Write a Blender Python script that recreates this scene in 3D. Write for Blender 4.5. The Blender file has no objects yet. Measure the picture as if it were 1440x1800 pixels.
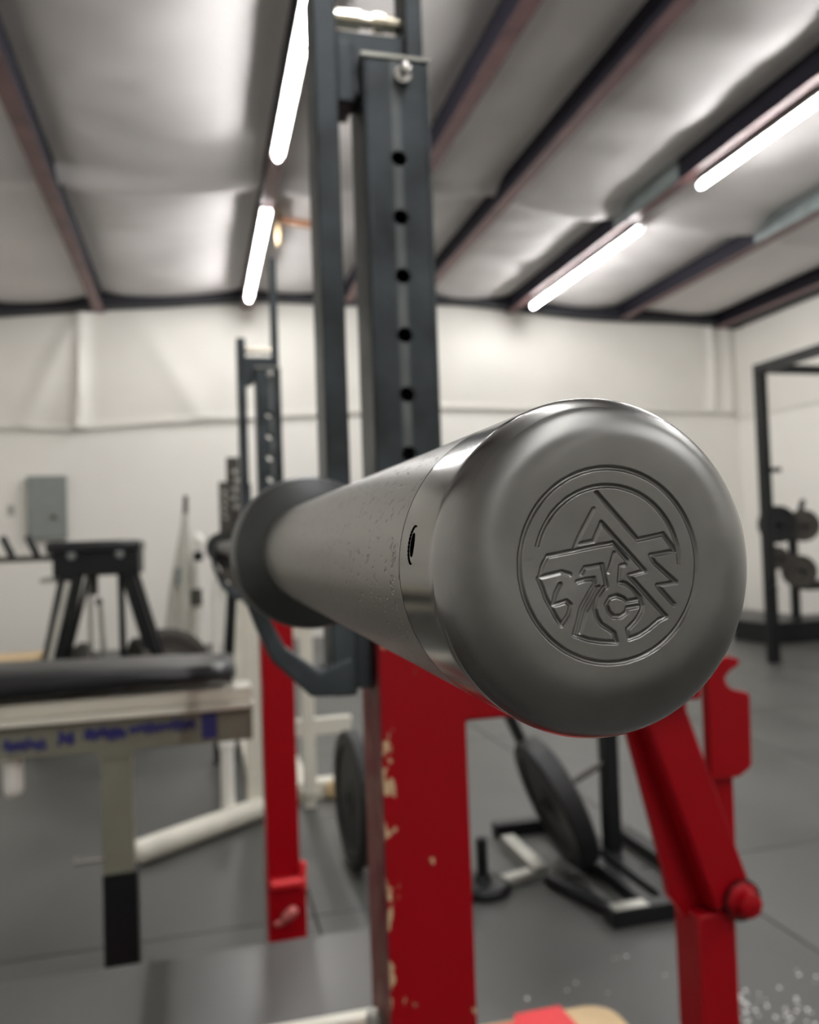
import bpy, bmesh, math, random
from mathutils import Vector, Matrix, noise
from math import sin, cos, pi, radians, exp, hypot, atan2

random.seed(4)
scene = bpy.context.scene
C = scene.collection

# ------------------------------------------------------------------ camera
cam_data = bpy.data.cameras.new('camera')
cam = bpy.data.objects.new('camera', cam_data)
C.objects.link(cam)
cam.matrix_world = Matrix((
    (0.96788309, 0.02554823, -0.25009921, 0.0),
    (-0.24895819, -0.04093383, -0.96764882, 0.0),
    (-0.03495923, 0.99883518, -0.03325872, 1.1),
    (0, 0, 0, 1)))
cam_data.sensor_fit = 'HORIZONTAL'
cam_data.sensor_width = 36.0
cam_data.lens = 36.0 * 1442 / 1440
cam_data.clip_start = 0.01
cam_data.clip_end = 60
cam_data.dof.use_dof = True
cam_data.dof.focus_distance = 0.128
cam_data.dof.aperture_fstop = 27.0
scene.camera = cam

# ------------------------------------------------------------------ world, exposure
world = bpy.data.worlds.new('world')
scene.world = world
world.use_nodes = True
world.node_tree.nodes['Background'].inputs[0].default_value = (0.6, 0.65, 0.7, 1)
world.node_tree.nodes['Background'].inputs[1].default_value = 0.02
scene.view_settings.view_transform = 'Standard'
scene.view_settings.look = 'None'
scene.view_settings.gamma = 1.0
scene.view_settings.use_curve_mapping = False
scene.view_settings.exposure = 0.0
scene.cycles.max_bounces = 10
scene.cycles.diffuse_bounces = 6
scene.cycles.glossy_bounces = 4
scene.cycles.sample_clamp_indirect = 6.0
scene.cycles.caustics_reflective = False
scene.cycles.caustics_refractive = False

TUBE_EMISSION = 122.0

# ------------------------------------------------------------------ materials
def material(name, color, rough=0.5, metal=0.0, var=0.0, vscale=8.0, bump=0.0, bscale=40.0,
             color2=None, rvar=0.0, emit=0.0, spec=0.5, vdetail=4.0):
    m = bpy.data.materials.new(name)
    m.use_nodes = True
    nt = m.node_tree
    b = nt.nodes['Principled BSDF']
    b.inputs['Base Color'].default_value = (*color, 1)
    b.inputs['Roughness'].default_value = rough
    b.inputs['Metallic'].default_value = metal
    b.inputs['Specular IOR Level'].default_value = spec
    if emit:
        b.inputs['Emission Color'].default_value = (*color, 1)
        b.inputs['Emission Strength'].default_value = emit
    tc = nt.nodes.new('ShaderNodeTexCoord')
    if var or color2 or rvar:
        n = nt.nodes.new('ShaderNodeTexNoise')
        n.inputs['Scale'].default_value = vscale
        n.inputs['Detail'].default_value = vdetail
        nt.links.new(tc.outputs['Object'], n.inputs['Vector'])
        r = nt.nodes.new('ShaderNodeValToRGB')
        r.color_ramp.elements[0].position = 0.3
        r.color_ramp.elements[1].position = 0.7
        c2 = color2 or tuple(min(1, c * (1 + var)) for c in color)
        c1 = color if color2 else tuple(c * (1 - var) for c in color)
        r.color_ramp.elements[0].color = (*c1, 1)
        r.color_ramp.elements[1].color = (*c2, 1)
        nt.links.new(n.outputs['Fac'], r.inputs['Fac'])
        nt.links.new(r.outputs['Color'], b.inputs['Base Color'])
        if rvar:
            mr = nt.nodes.new('ShaderNodeMapRange')
            mr.inputs['From Min'].default_value = 0.3
            mr.inputs['From Max'].default_value = 0.7
            mr.inputs['To Min'].default_value = max(0.03, rough - rvar)
            mr.inputs['To Max'].default_value = rough + rvar
            nt.links.new(n.outputs['Fac'], mr.inputs['Value'])
            nt.links.new(mr.outputs['Result'], b.inputs['Roughness'])
    if bump:
        n2 = nt.nodes.new('ShaderNodeTexNoise')
        n2.inputs['Scale'].default_value = bscale
        n2.inputs['Detail'].default_value = 5
        nt.links.new(tc.outputs['Object'], n2.inputs['Vector'])
        bp = nt.nodes.new('ShaderNodeBump')
        bp.inputs['Strength'].default_value = bump
        bp.inputs['Distance'].default_value = 0.01
        nt.links.new(n2.outputs['Fac'], bp.inputs['Height'])
        nt.links.new(bp.outputs['Normal'], b.inputs['Normal'])
    return m

M_wall = material('white_wall_panel', (0.82, 0.80, 0.755), 0.55, var=0.03, vscale=0.7)
M_vinyl = material('white_vinyl_sheet', (0.76, 0.74, 0.69), 0.45, var=0.04, vscale=1.2, bump=0.15, bscale=5)
M_ceil = material('ceiling_insulation', (0.73, 0.705, 0.705), 0.5, spec=0.3, var=0.05, vscale=1.0, bump=0.3, bscale=3)
M_purlin = material('red_oxide_purlin', (0.17, 0.088, 0.090), 0.45, var=0.25, vscale=5)
M_web = material('shaded_purlin_web', (0.012, 0.011, 0.018), 0.6, spec=0.2)  # purlin web: shade painted into the colour, far darker than its real paint
M_dark = material('dark_eave_steel', (0.018, 0.018, 0.026), 0.6)
M_lap = material('galvanised_lap', (0.20, 0.23, 0.23), 0.5, metal=0.2, var=0.15)
M_rubber = material('rubber_mat', (0.115, 0.115, 0.107), 0.42, var=0.22, vscale=1.1, bump=0.25, bscale=160, rvar=0.08)
M_rubber_dark = material('older_rubber_mat', (0.068, 0.069, 0.065), 0.38, var=0.25, vscale=1.3, bump=0.25, bscale=160, rvar=0.08)
M_floor = material('dark_subfloor', (0.03, 0.03, 0.03), 0.7)
M_tubelight = material('lit_tube', (1.0, 0.985, 0.965), 0.4, emit=TUBE_EMISSION)
M_fixture = material('white_fixture', (0.75, 0.75, 0.75), 0.4)
M_blacksteel = material('raw_dark_steel', (0.048, 0.058, 0.065), 0.40, metal=0.4, var=0.45, vscale=16, rvar=0.08, bump=0.05, spec=0.35)
M_darksteel = material('blackened_collar_steel', (0.06, 0.064, 0.064), 0.42, metal=0.6, var=0.12, vscale=30)
M_black = material('black_paint', (0.006, 0.007, 0.008), 0.42, var=0.2, spec=0.3)
M_blackrub = material('black_rubber', (0.010, 0.011, 0.012), 0.5, var=0.2, vscale=10, spec=0.35)
M_vblack = material('black_vinyl', (0.008, 0.009, 0.011), 0.34, var=0.2, vscale=6, bump=0.1, bscale=20)
M_greyvinyl = material('worn_grey_black_vinyl', (0.080, 0.080, 0.076), 0.36, var=0.12, vscale=4, rvar=0.05)
M_chrome = material('bright_steel', (0.75, 0.74, 0.72), 0.18, metal=1.0)
M_brass = material('warm_roller_steel', (0.85, 0.80, 0.66), 0.16, metal=1.0)
M_cream = material('cream_paint', (0.72, 0.70, 0.61), 0.4, var=0.06, vscale=9)
M_olive = material('grey_green_paint', (0.20, 0.20, 0.155), 0.45, var=0.15, vscale=7)
M_blue = material('blue_marker', (0.028, 0.03, 0.17), 0.5)
M_panelgrey = material('grey_enamel', (0.22, 0.24, 0.23), 0.5, var=0.05)
M_wood = material('plywood', (0.55, 0.40, 0.22), 0.55, var=0.18, vscale=12)
M_tan = material('cardboard_tan', (0.52, 0.36, 0.20), 0.6, var=0.12)
M_redmat = material('bright_red_board', (0.72, 0.02, 0.03), 0.45, var=0.1)
M_brownrub = material('brown_grey_rubber', (0.045, 0.040, 0.033), 0.55, var=0.2)
M_lightgrey = material('light_grey_fabric', (0.50, 0.49, 0.44), 0.7, var=0.12)
M_whiteplastic = material('white_plastic', (0.82, 0.81, 0.76), 0.4)
M_speck = material('white_speck', (0.9, 0.9, 0.88), 0.7)
M_hole = material('dark_void', (0.003, 0.003, 0.003), 1.0, spec=0.0)
M_bulbgrey = material('worn_steel_grey', (0.42, 0.42, 0.38), 0.35, metal=0.7, var=0.2)
M_salmon = material('worn_red_metal', (0.55, 0.16, 0.15), 0.35, metal=0.3, var=0.3, vscale=60)

def red_material(name, chips, edge_x=None):
    m = material(name, (0.31, 0.0008, 0.006), 0.38, spec=0.22)
    nt = m.node_tree
    b = nt.nodes['Principled BSDF']
    tc = nt.nodes.new('ShaderNodeTexCoord')
    if not chips:
        return m
    mp = nt.nodes.new('ShaderNodeMapping'); mp.inputs['Scale'].default_value = (1, 1, 0.55)
    n = nt.nodes.new('ShaderNodeTexNoise'); n.inputs['Scale'].default_value = 75; n.inputs['Detail'].default_value = 4
    nt.links.new(tc.outputs['Object'], mp.inputs[0]); nt.links.new(mp.outputs[0], n.inputs['Vector'])
    sx = nt.nodes.new('ShaderNodeSeparateXYZ'); nt.links.new(tc.outputs['Object'], sx.inputs[0])
    # wear is densest along the left front edge, where the bar is racked
    near = nt.nodes.new('ShaderNodeMapRange'); near.inputs['From Min'].default_value = edge_x + 0.001
    near.inputs['From Max'].default_value = edge_x + 0.016; near.inputs['To Min'].default_value = 0.19
    near.inputs['To Max'].default_value = 0.0
    nt.links.new(sx.outputs['X'], near.inputs['Value'])
    add = nt.nodes.new('ShaderNodeMath'); add.operation = 'ADD'
    nt.links.new(n.outputs['Fac'], add.inputs[0]); nt.links.new(near.outputs[0], add.inputs[1])
    r = nt.nodes.new('ShaderNodeValToRGB')
    e = r.color_ramp.elements
    e[0].position = 0.70; e[0].color = (0, 0, 0, 1); e[1].position = 0.735; e[1].color = (1, 1, 1, 1)
    nt.links.new(add.outputs[0], r.inputs['Fac'])
    mix = nt.nodes.new('ShaderNodeMixRGB'); mix.inputs[1].default_value = (0.31, 0.0008, 0.006, 1)
    mix.inputs[2].default_value = (0.62, 0.45, 0.28, 1)
    nt.links.new(r.outputs['Color'], mix.inputs[0])
    # scraped left side: dull maroon where the paint is rubbed
    side = nt.nodes.new('ShaderNodeMath'); side.operation = 'LESS_THAN'; side.inputs[1].default_value = edge_x + 0.0012
    nt.links.new(sx.outputs['X'], side.inputs[0])
    n3 = nt.nodes.new('ShaderNodeTexNoise'); n3.inputs['Scale'].default_value = 25
    nt.links.new(mp.outputs[0], n3.inputs['Vector'])
    r3 = nt.nodes.new('ShaderNodeValToRGB'); e = r3.color_ramp.elements
    e[0].position = 0.35; e[0].color = (0.085, 0.007, 0.013, 1); e[1].position = 0.65; e[1].color = (0.15, 0.030, 0.038, 1)
    nt.links.new(n3.outputs['Fac'], r3.inputs['Fac'])
    mul = nt.nodes.new('ShaderNodeMath'); mul.operation = 'MULTIPLY'; mul.inputs[1].default_value = 0.85
    nt.links.new(side.outputs[0], mul.inputs[0])
    mix2 = nt.nodes.new('ShaderNodeMixRGB')
    nt.links.new(mul.outputs[0], mix2.inputs[0]); nt.links.new(mix.outputs[0], mix2.inputs[1])
    nt.links.new(r3.outputs['Color'], mix2.inputs[2])
    nt.links.new(mix2.outputs[0], b.inputs['Base Color'])
    return m

M_red = red_material('red_paint', False)

def upright_material():
    m = material('scuffed_dark_steel', (0.048, 0.058, 0.065), 0.40, metal=0.4, var=0.45, vscale=16, rvar=0.08, bump=0.05, spec=0.35)
    nt = m.node_tree; b = nt.nodes['Principled BSDF']
    src = b.inputs['Base Color'].links[0].from_socket
    tc = nt.nodes.new('ShaderNodeTexCoord')
    sx = nt.nodes.new('ShaderNodeSeparateXYZ'); nt.links.new(tc.outputs['Object'], sx.inputs[0])
    # pin wear: a rubbed stripe running from hole to hole
    a = nt.nodes.new('ShaderNodeMath'); a.operation = 'ADD'; a.inputs[1].default_value = 0.0005; nt.links.new(sx.outputs[0], a.inputs[0])
    ab = nt.nodes.new('ShaderNodeMath'); ab.operation = 'ABSOLUTE'; nt.links.new(a.outputs[0], ab.inputs[0])
    mr = nt.nodes.new('ShaderNodeMapRange'); mr.inputs['From Min'].default_value = 0.003; mr.inputs['From Max'].default_value = 0.0055
    mr.inputs['To Min'].default_value = 1; mr.inputs['To Max'].default_value = 0; nt.links.new(ab.outputs[0], mr.inputs['Value'])
    mp = nt.nodes.new('ShaderNodeMapping'); mp.inputs['Scale'].default_value = (1, 1, .25); nt.links.new(tc.outputs['Object'], mp.inputs[0])
    n = nt.nodes.new('ShaderNodeTexNoise'); n.inputs['Scale'].default_value = 60; nt.links.new(mp.outputs[0], n.inputs['Vector'])
    mm = nt.nodes.new('ShaderNodeMath'); mm.operation = 'MULTIPLY'; nt.links.new(mr.outputs[0], mm.inputs[0]); nt.links.new(n.outputs['Fac'], mm.inputs[1])
    mix = nt.nodes.new('ShaderNodeMixRGB'); mix.inputs[2].default_value = (0.22, 0.24, 0.24, 1)
    nt.links.new(mm.outputs[0], mix.inputs[0]); nt.links.new(src, mix.inputs[1]); nt.links.new(mix.outputs[0], b.inputs['Base Color'])
    return m
M_upright = upright_material()

def steel_material(name, color, rough, aniso=0.0, pits=False, smear=0.0, skirt=False):
    m = bpy.data.materials.new(name); m.use_nodes = True
    nt = m.node_tree; b = nt.nodes['Principled BSDF']
    b.inputs['Metallic'].default_value = 1.0
    tc = nt.nodes.new('ShaderNodeTexCoord')
    n = nt.nodes.new('ShaderNodeTexNoise'); n.inputs['Scale'].default_value = 60; n.inputs['Detail'].default_value = 3
    nt.links.new(tc.outputs['Object'], n.inputs['Vector'])
    r = nt.nodes.new('ShaderNodeValToRGB'); e = r.color_ramp.elements
    e[0].position = 0.1; e[0].color = (*[c * (1 - smear) for c in color], 1)
    e[1].position = 0.9; e[1].color = (*[min(1, c * (1 + smear)) for c in color], 1)
    nt.links.new(n.outputs['Fac'], r.inputs['Fac']); nt.links.new(r.outputs['Color'], b.inputs['Base Color'])
    mr = nt.nodes.new('ShaderNodeMapRange'); mr.inputs['From Min'].default_value = 0.1; mr.inputs['From Max'].default_value = 0.9
    mr.inputs['To Min'].default_value = rough * 0.8; mr.inputs['To Max'].default_value = rough * 1.2
    nt.links.new(n.outputs['Fac'], mr.inputs['Value']); nt.links.new(mr.outputs[0], b.inputs['Roughness'])
    if skirt:                                  # face left as turned, shoulder and skirt polished
        sx = nt.nodes.new('ShaderNodeSeparateXYZ'); nt.links.new(tc.outputs['Object'], sx.inputs[0])
        cb = nt.nodes.new('ShaderNodeCombineXYZ'); nt.links.new(sx.outputs[0], cb.inputs[0]); nt.links.new(sx.outputs[2], cb.inputs[2])
        ln = nt.nodes.new('ShaderNodeVectorMath'); ln.operation = 'LENGTH'; nt.links.new(cb.outputs[0], ln.inputs[0])
        mp = nt.nodes.new('ShaderNodeMapRange'); mp.inputs['From Min'].default_value = 0.0225; mp.inputs['From Max'].default_value = 0.0248
        mp.inputs['To Min'].default_value = 1.0; mp.inputs['To Max'].default_value = 0.5
        nt.links.new(ln.outputs['Value'], mp.inputs['Value'])
        ml = nt.nodes.new('ShaderNodeMath'); ml.operation = 'MULTIPLY'
        nt.links.new(mr.outputs[0], ml.inputs[0]); nt.links.new(mp.outputs[0], ml.inputs[1]); nt.links.new(ml.outputs[0], b.inputs['Roughness'])
    if aniso:
        b.inputs['Anisotropic'].default_value = aniso
        t = nt.nodes.new('ShaderNodeTangent'); t.direction_type = 'RADIAL'; t.axis = 'Y'
        nt.links.new(t.outputs[0], b.inputs['Tangent'])
    if pits:
        v = nt.nodes.new('ShaderNodeTexNoise'); v.inputs['Scale'].default_value = 620; v.inputs['Detail'].default_value = 3
        mp = nt.nodes.new('ShaderNodeMapping'); mp.inputs['Scale'].default_value = (1, 0.6, 1)
        nt.links.new(tc.outputs['Object'], mp.inputs[0]); nt.links.new(mp.outputs[0], v.inputs['Vector'])
        rr = nt.nodes.new('ShaderNodeValToRGB'); e = rr.color_ramp.elements
        e[0].position = 0.33; e[0].color = (0, 0, 0, 1); e[1].position = 0.40; e[1].color = (1, 1, 1, 1)
        nt.links.new(v.outputs['Fac'], rr.inputs['Fac'])
        bp = nt.nodes.new('ShaderNodeBump'); bp.inputs['Strength'].default_value = 0.5; bp.inputs['Distance'].default_value = 0.00025
        nt.links.new(rr.outputs['Color'], bp.inputs['Height']); nt.links.new(bp.outputs[0], b.inputs['Normal'])
        mx = nt.nodes.new('ShaderNodeMixRGB'); mx.blend_type = 'MULTIPLY'; mx.inputs[0].default_value = 0.35
        nt.links.new(r.outputs['Color'], mx.inputs[1]); nt.links.new(rr.outputs['Color'], mx.inputs[2])
        nt.links.new(mx.outputs[0], b.inputs['Base Color'])
    return m

M_cap = steel_material('turned_steel_cap', (0.225, 0.224, 0.218), 0.34, aniso=0.7, smear=0.3, skirt=True)
M_sleeve = steel_material('satin_steel_sleeve', (0.30, 0.295, 0.278), 0.36, aniso=0.3, pits=True, smear=0.2)

# ------------------------------------------------------------------ mesh tools
class MB:
    def __init__(s): s.v = []; s.f = []
    def add(s, vs, fs):
        o = len(s.v); s.v += [tuple(p) for p in vs]; s.f += [tuple(i + o for i in f) for f in fs]; return s
    def box(s, x0, x1, y0, y1, z0, z1):
        vs = [(x, y, z) for x in (x0, x1) for y in (y0, y1) for z in (z0, z1)]
        return s.add(vs, [(0, 1, 3, 2), (4, 6, 7, 5), (0, 4, 5, 1), (2, 3, 7, 6), (0, 2, 6, 4), (1, 5, 7, 3)])
    def bar(s, a, b, w, h, up=(0, 0, 1)):
        a = Vector(a); b = Vector(b); d = (b - a).normalized(); u = Vector(up)
        sd = d.cross(u)
        if sd.length < 1e-4: sd = d.cross(Vector((0, 1, 0)))
        sd.normalize(); u = sd.cross(d).normalized()
        vs = [p + sd * (i * w / 2) + u * (j * h / 2) for p in (a, b) for i in (-1, 1) for j in (-1, 1)]
        return s.add(vs, [(0, 1, 3, 2), (4, 6, 7, 5), (0, 4, 5, 1), (2, 3, 7, 6), (0, 2, 6, 4), (1, 5, 7, 3)])
    def lathe(s, base, axis, prof, n=24):
        base = Vector(base); ax = Vector(axis).normalized()
        u = ax.orthogonal().normalized(); w = ax.cross(u)
        vs = []; fs = []
        for (t, r) in prof:
            for k in range(n):
                a = 2 * pi * k / n
                vs.append(base + ax * t + (u * cos(a) + w * sin(a)) * max(r, 1e-5))
        for i in range(len(prof) - 1):
            for k in range(n):
                k2 = (k + 1) % n
                fs.append((i * n + k, i * n + k2, (i + 1) * n + k2, (i + 1) * n + k))
        if prof[0][1] > 1e-4: fs.append(tuple(range(n - 1, -1, -1)))
        if prof[-1][1] > 1e-4: fs.append(tuple((len(prof) - 1) * n + k for k in range(n)))
        return s.add(vs, fs)
    def cyl(s, a, b, r, n=20, r2=None):
        a = Vector(a); b = Vector(b)
        return s.lathe(a, b - a, [(0, r), ((b - a).length, r if r2 is None else r2)], n)
    def capsule(s, a, b, r, n=16):
        a = Vector(a); b = Vector(b); L = (b - a).length
        p = [(r - r * cos(t), r * sin(t)) for t in (0, .4, .8, 1.2, pi / 2)]
        p += [(L - q, rr) for q, rr in reversed(p)]
        return s.lathe(a, b - a, p, n)
    def prism(s, poly, y0, y1):           # polygon in X-Z, extruded along Y
        n = len(poly)
        vs = [(x, y0, z) for x, z in poly] + [(x, y1, z) for x, z in poly]
        fs = [tuple(range(n)), tuple(range(2 * n - 1, n - 1, -1))]
        fs += [(i, (i + 1) % n, n + (i + 1) % n, n + i) for i in range(n)]
        return s.add(vs, fs)
    def path(s, pts, r, n=10):
        for a, b in zip(pts, pts[1:]): s.capsule(a, b, r, n)
        return s
    def build(s, name, mat, parent=None, bevel=0.0, smooth=30, segs=2, label=None):
        me = bpy.data.meshes.new(name)
        o = bpy.data.objects.new(name, me); C.objects.link(o)
        if parent is None:
            xs = [p[0] for p in s.v]; ys = [p[1] for p in s.v]; zs = [p[2] for p in s.v]
            org = Vector(((min(xs) + max(xs)) / 2, (min(ys) + max(ys)) / 2, min(zs)))
            o.location = org
        else:
            org = Vector((0, 0, 0)); q = parent
            while q: org += q.location; q = q.parent
            o.parent = parent
        me.from_pydata([tuple(Vector(p) - org) for p in s.v], [], s.f)
        me.materials.append(mat)
        bm = bmesh.new(); bm.from_mesh(me)
        bmesh.ops.recalc_face_normals(bm, faces=bm.faces)
        bm.to_mesh(me); bm.free()
        if smooth:
            me.shade_smooth(); me.set_sharp_from_angle(angle=radians(smooth))
        if bevel:
            b = o.modifiers.new('bevel', 'BEVEL'); b.width = bevel; b.segments = segs
            b.limit_method = 'ANGLE'; b.angle_limit = radians(40); b.harden_normals = False
        if label: o['label'] = label
        return o

def tag(o, label, cat, group=None, kind=None):
    o['label'] = label; o['category'] = cat
    if group: o['group'] = group
    if kind: o['kind'] = kind
    return o

def thing(name, loc, label, cat, group=None):
    o = bpy.data.objects.new(name, None); C.objects.link(o); o.location = loc
    o.empty_display_size = 0.05
    return tag(o, label, cat, group)

def structure(o):
    o['kind'] = 'structure'; return o

def copy_tree(src, parent=None):
    c = src.copy(); C.objects.link(c); c.parent = parent
    for ch in list(src.children): copy_tree(ch, c)
    return c

# ================================================================== ROOM
XL, XR, YF, YB = -2.9, 7.13, -4.2, 9.6
def ins_z(x):
    return 4.13 - (0.035 * (x - 2.2) if x > 2.2 else 0.07 * (2.2 - x))
def walltop(x):
    P = [(-3, 3.50), (-2, 3.61), (-0.85, 3.775), (0.7, 3.88), (2.9, 3.95), (3.9, 3.90), (5.5, 3.825), (7.2, 3.79)]
    for (a, za), (b, zb) in zip(P, P[1:]):
        if x <= b: return za + (zb - za) * (x - a) / (b - a)
    return P[-1][1]

floor = structure(MB().box(XL - .1, XR + .1, YF - .1, YB + .1, -0.12, -0.012).build('floor', M_floor))
me = MB().box(-0.607, 0.607, -0.912, 0.912, -0.012, 0.0)
xs0 = 1.525 + 0.61
cells = []
for i in range(-4, 5):
    for j in range(-4, 4):
        cx = xs0 + 1.22 * i; cy = 2.46 + 0.915 + 1.83 * j
        if cx + .61 < XL - .6 or cx - .61 > XR + .3: continue
        cells.append((cx, cy))
matmesh = None
for cx, cy in cells:
    if matmesh is None:
        o = me.build('rubber_mat', M_rubber, floor, bevel=0.002); base_o = o
        matmesh = o.data
    else:
        o = base_o.copy(); C.objects.link(o)
    o.location = Vector((cx, cy, 0)) - floor.location
    if cy < 2.4 and cx < 1.5:                  # older, darker mats in the front rows
        o.material_slots[0].link = 'OBJECT'; o.material_slots[0].material = M_rubber_dark
# re-anchor the shared mat mesh so each copy sits on its own location
for v in matmesh.vertices: v.co += floor.location

structure(MB().box(XL - .1, XR + .1, YB, YB + .1, -0.1, 4.4).build('wall_back', M_wall))
wall_back = bpy.data.objects['wall_back']
wall_right = structure(MB().box(XR, XR + .1, YF, YB, -0.1, 4.4).build('wall_right', M_wall))
structure(MB().box(XL - .1, XL, YF, YB, -0.1, 4.4).build('wall_left', M_wall))
structure(MB().box(XL - .1, XR + .1, YF - .1, YF, -0.1, 4.4).build('wall_front', M_wall))

# draped vinyl-faced insulation on the upper back wall
def drape():
    nx, nz = 220, 40
    b = MB(); vs = []; fs = []
    def bot(x):
        P = [(-3, 2.46), (-2.03, 2.465), (-1.23, 2.44), (-0.95, 2.47), (-0.4, 2.52), (0.36, 2.565), (2.9, 2.71), (5, 2.69), (7.2, 2.66)]
        for (a, za), (c, zc) in zip(P, P[1:]):
            if x <= c: return za + (zc - za) * (x - a) / (c - a)
        return 2.66
    for i in range(nx + 1):
        x = XL + (XR - XL) * i / nx
        for j in range(nz + 1):
            t = j / nz
            z0 = bot(x); z1 = walltop(x) + 0.02 + 0.02 * sin(x * 2.1)
            z = z0 + (z1 - z0) * t
            d = 0.03 + 0.03 * sin(pi * t)
            xf = -1.20 - 0.05 * (1 - t)                      # the sharp vertical fold
            q = x - xf
            d += (0.10 * exp(-(q / 0.09) ** 2) if q > 0 else 0.10 * exp(-(q / 0.035) ** 2)) * (1 - 0.6 * t)
            q = x - (-1.5 + 0.6 * (t - .5)); d += 0.03 * exp(-(q / 0.12) ** 2)
            q = x - (-0.15 - 0.7 * (t - .3)); d += 0.022 * exp(-(q / 0.16) ** 2) * (1 - .3 * t)
            q = x - (0.3 + 0.5 * t); d += 0.02 * exp(-(q / 0.2) ** 2)
            for xc in (6.72, 6.98): d += 0.05 * exp(-((x - xc) / 0.05) ** 2)
            d += 0.02 * noise.noise(Vector((x * 1.3, z * 1.1, 3.1)))
            d = max(d, 0.012)
            if j == 0: d += 0.015
            vs.append((x, YB - d, z))
    for i in range(nx):
        for j in range(nz):
            a = i * (nz + 1) + j
            fs.append((a, a + nz + 1, a + nz + 2, a + 1))
    b.add(vs, fs)
    o = b.build('vinyl_sheet', M_vinyl, wall_back, smooth=60)
    s = o.modifiers.new('solid', 'SOLIDIFY'); s.thickness = 0.006
    # hem strip that pins the sheet
    h = MB(); X = [XL + (XR - XL) * k / 40 for k in range(41)]
    for a, c in zip(X, X[1:]): h.bar((a, YB - .05, bot(a)), (c, YB - .05, bot(c)), 0.02, 0.05)
    h.build('hem_strip', M_vinyl, wall_back)
drape()
# right wall: same sheet, plainer
b = MB(); vs = []; fs = []
n1, n2 = 120, 16
for i in range(n1 + 1):
    y = YF + (YB - YF) * i / n1
    for j in range(n2 + 1):
        t = j / n2; z = 2.55 + (3.80 - 2.55) * t
        vs.append((XR - 0.015 - 0.035 * sin(pi * t) - 0.02 * abs(noise.noise(Vector((y, z, 7.)))), y, z))
for i in range(n1):
    for j in range(n2):
        a = i * (n2 + 1) + j; fs.append((a, a + 1, a + n2 + 2, a + n2 + 1))
b.add(vs, fs).build('vinyl_sheet', M_vinyl, wall_right, smooth=60)

# dark steel rafter along the top of the back wall and the eave strut of the right wall
e = MB(); X = [XL + (XR - XL) * k / 30 for k in range(31)]
for a, c in zip(X, X[1:]):
    e.bar((a, YB - .14, walltop(a) + 0.075 + 0.02 * sin(a * 2.3)), (c, YB - .14, walltop(c) + 0.075 + 0.02 * sin(c * 2.3)), 0.16, 0.15)
e.build('end_rafter', M_dark, wall_back)
MB().box(XR - .2, XR - .02, YF, YB - .1, 3.79, 3.93).build('eave_strut', M_dark, wall_right)

# ceiling insulation, sagging between the purlins
PUR = [-2.4, -0.94, 0.56, 1.72, 2.55, 3.80, 5.30, 6.75]
def ceiling():
    xs = []
    edges = [XL - .1] + PUR + [XR + .1]
    for a, c in zip(edges, edges[1:]):
        for k in range(14): xs.append((a + (c - a) * k / 14, k / 14, c - a))
    xs.append((XR + .1, 0, 1))
    ny = 180; vs = []; fs = []
    for x, t, w in xs:
        for j in range(ny + 1):
            y = YF - .05 + (YB - YF + .1) * j / ny
            sag = 0.085 * sin(pi * t) ** 0.7 if 0 < t < 1 else 0
            sag += 0.09 * exp(-((y - 6.45 - 0.05 * x + 0.04 * sin(x * 3)) / 0.13) ** 2)
            sag += 0.05 * exp(-((y - 1.2) / 0.15) ** 2)
            wr = 0.035 * noise.noise(Vector((x * 0.9, y * 1.7, 1.3))) + 0.02 * noise.noise(Vector((x * 2.2, y * 4.5, 9.3)))
            z = ins_z(x) - sag * (1 if w > .9 else .7) + wr * sin(pi * t)
            vs.append((x, y, z))
    for i in range(len(xs) - 1):
        for j in range(ny):
            a = i * (ny + 1) + j
            fs.append((a, a + 1, a + ny + 2, a + ny + 1))
    o = MB().add(vs, fs).build('ceiling', M_ceil, None, smooth=70)
    s = o.modifiers.new('solid', 'SOLIDIFY'); s.thickness = 0.08; s.offset = -1
    return structure(o)
ceil = ceiling()
# the solidify must grow upwards
ceil.modifiers['solid'].offset = 1 if ceil.data.polygons[0].normal.z > 0 else -1
for k, px in enumerate(PUR):
    z1 = ins_z(px) + 0.03; z0 = ins_z(px) - 0.19
    m = 1 if px > 0 else -1                       # the flange points away from the camera side
    def pts(*P): return [(px + m * x, z) for x, z in P]
    p = MB().prism(pts((-.005, z0), (.105, z0), (.105, z0 + .022), (.101, z0 + .022), (.101, z0 + .006), (-.005, z0 + .006)), YF, YB - .06).build('purlin', M_purlin, ceil, smooth=0)
    MB().prism(pts((-.006, z0 + .004), (0, z0 + .004), (0, z1), (-.09, z1), (-.09, z1 - .006), (-.006, z1 - .006)), YF, YB - .06).build('web', M_web, p, smooth=0, label='web of the roof purlin, coloured dark for its shade')
    if px in (3.80, 5.30):
        MB().box(px - .010, px - .0065, 5.7, 6.75, z0 + .012, z1 - .02).build('lap_plate', M_lap, p, smooth=0)

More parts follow.
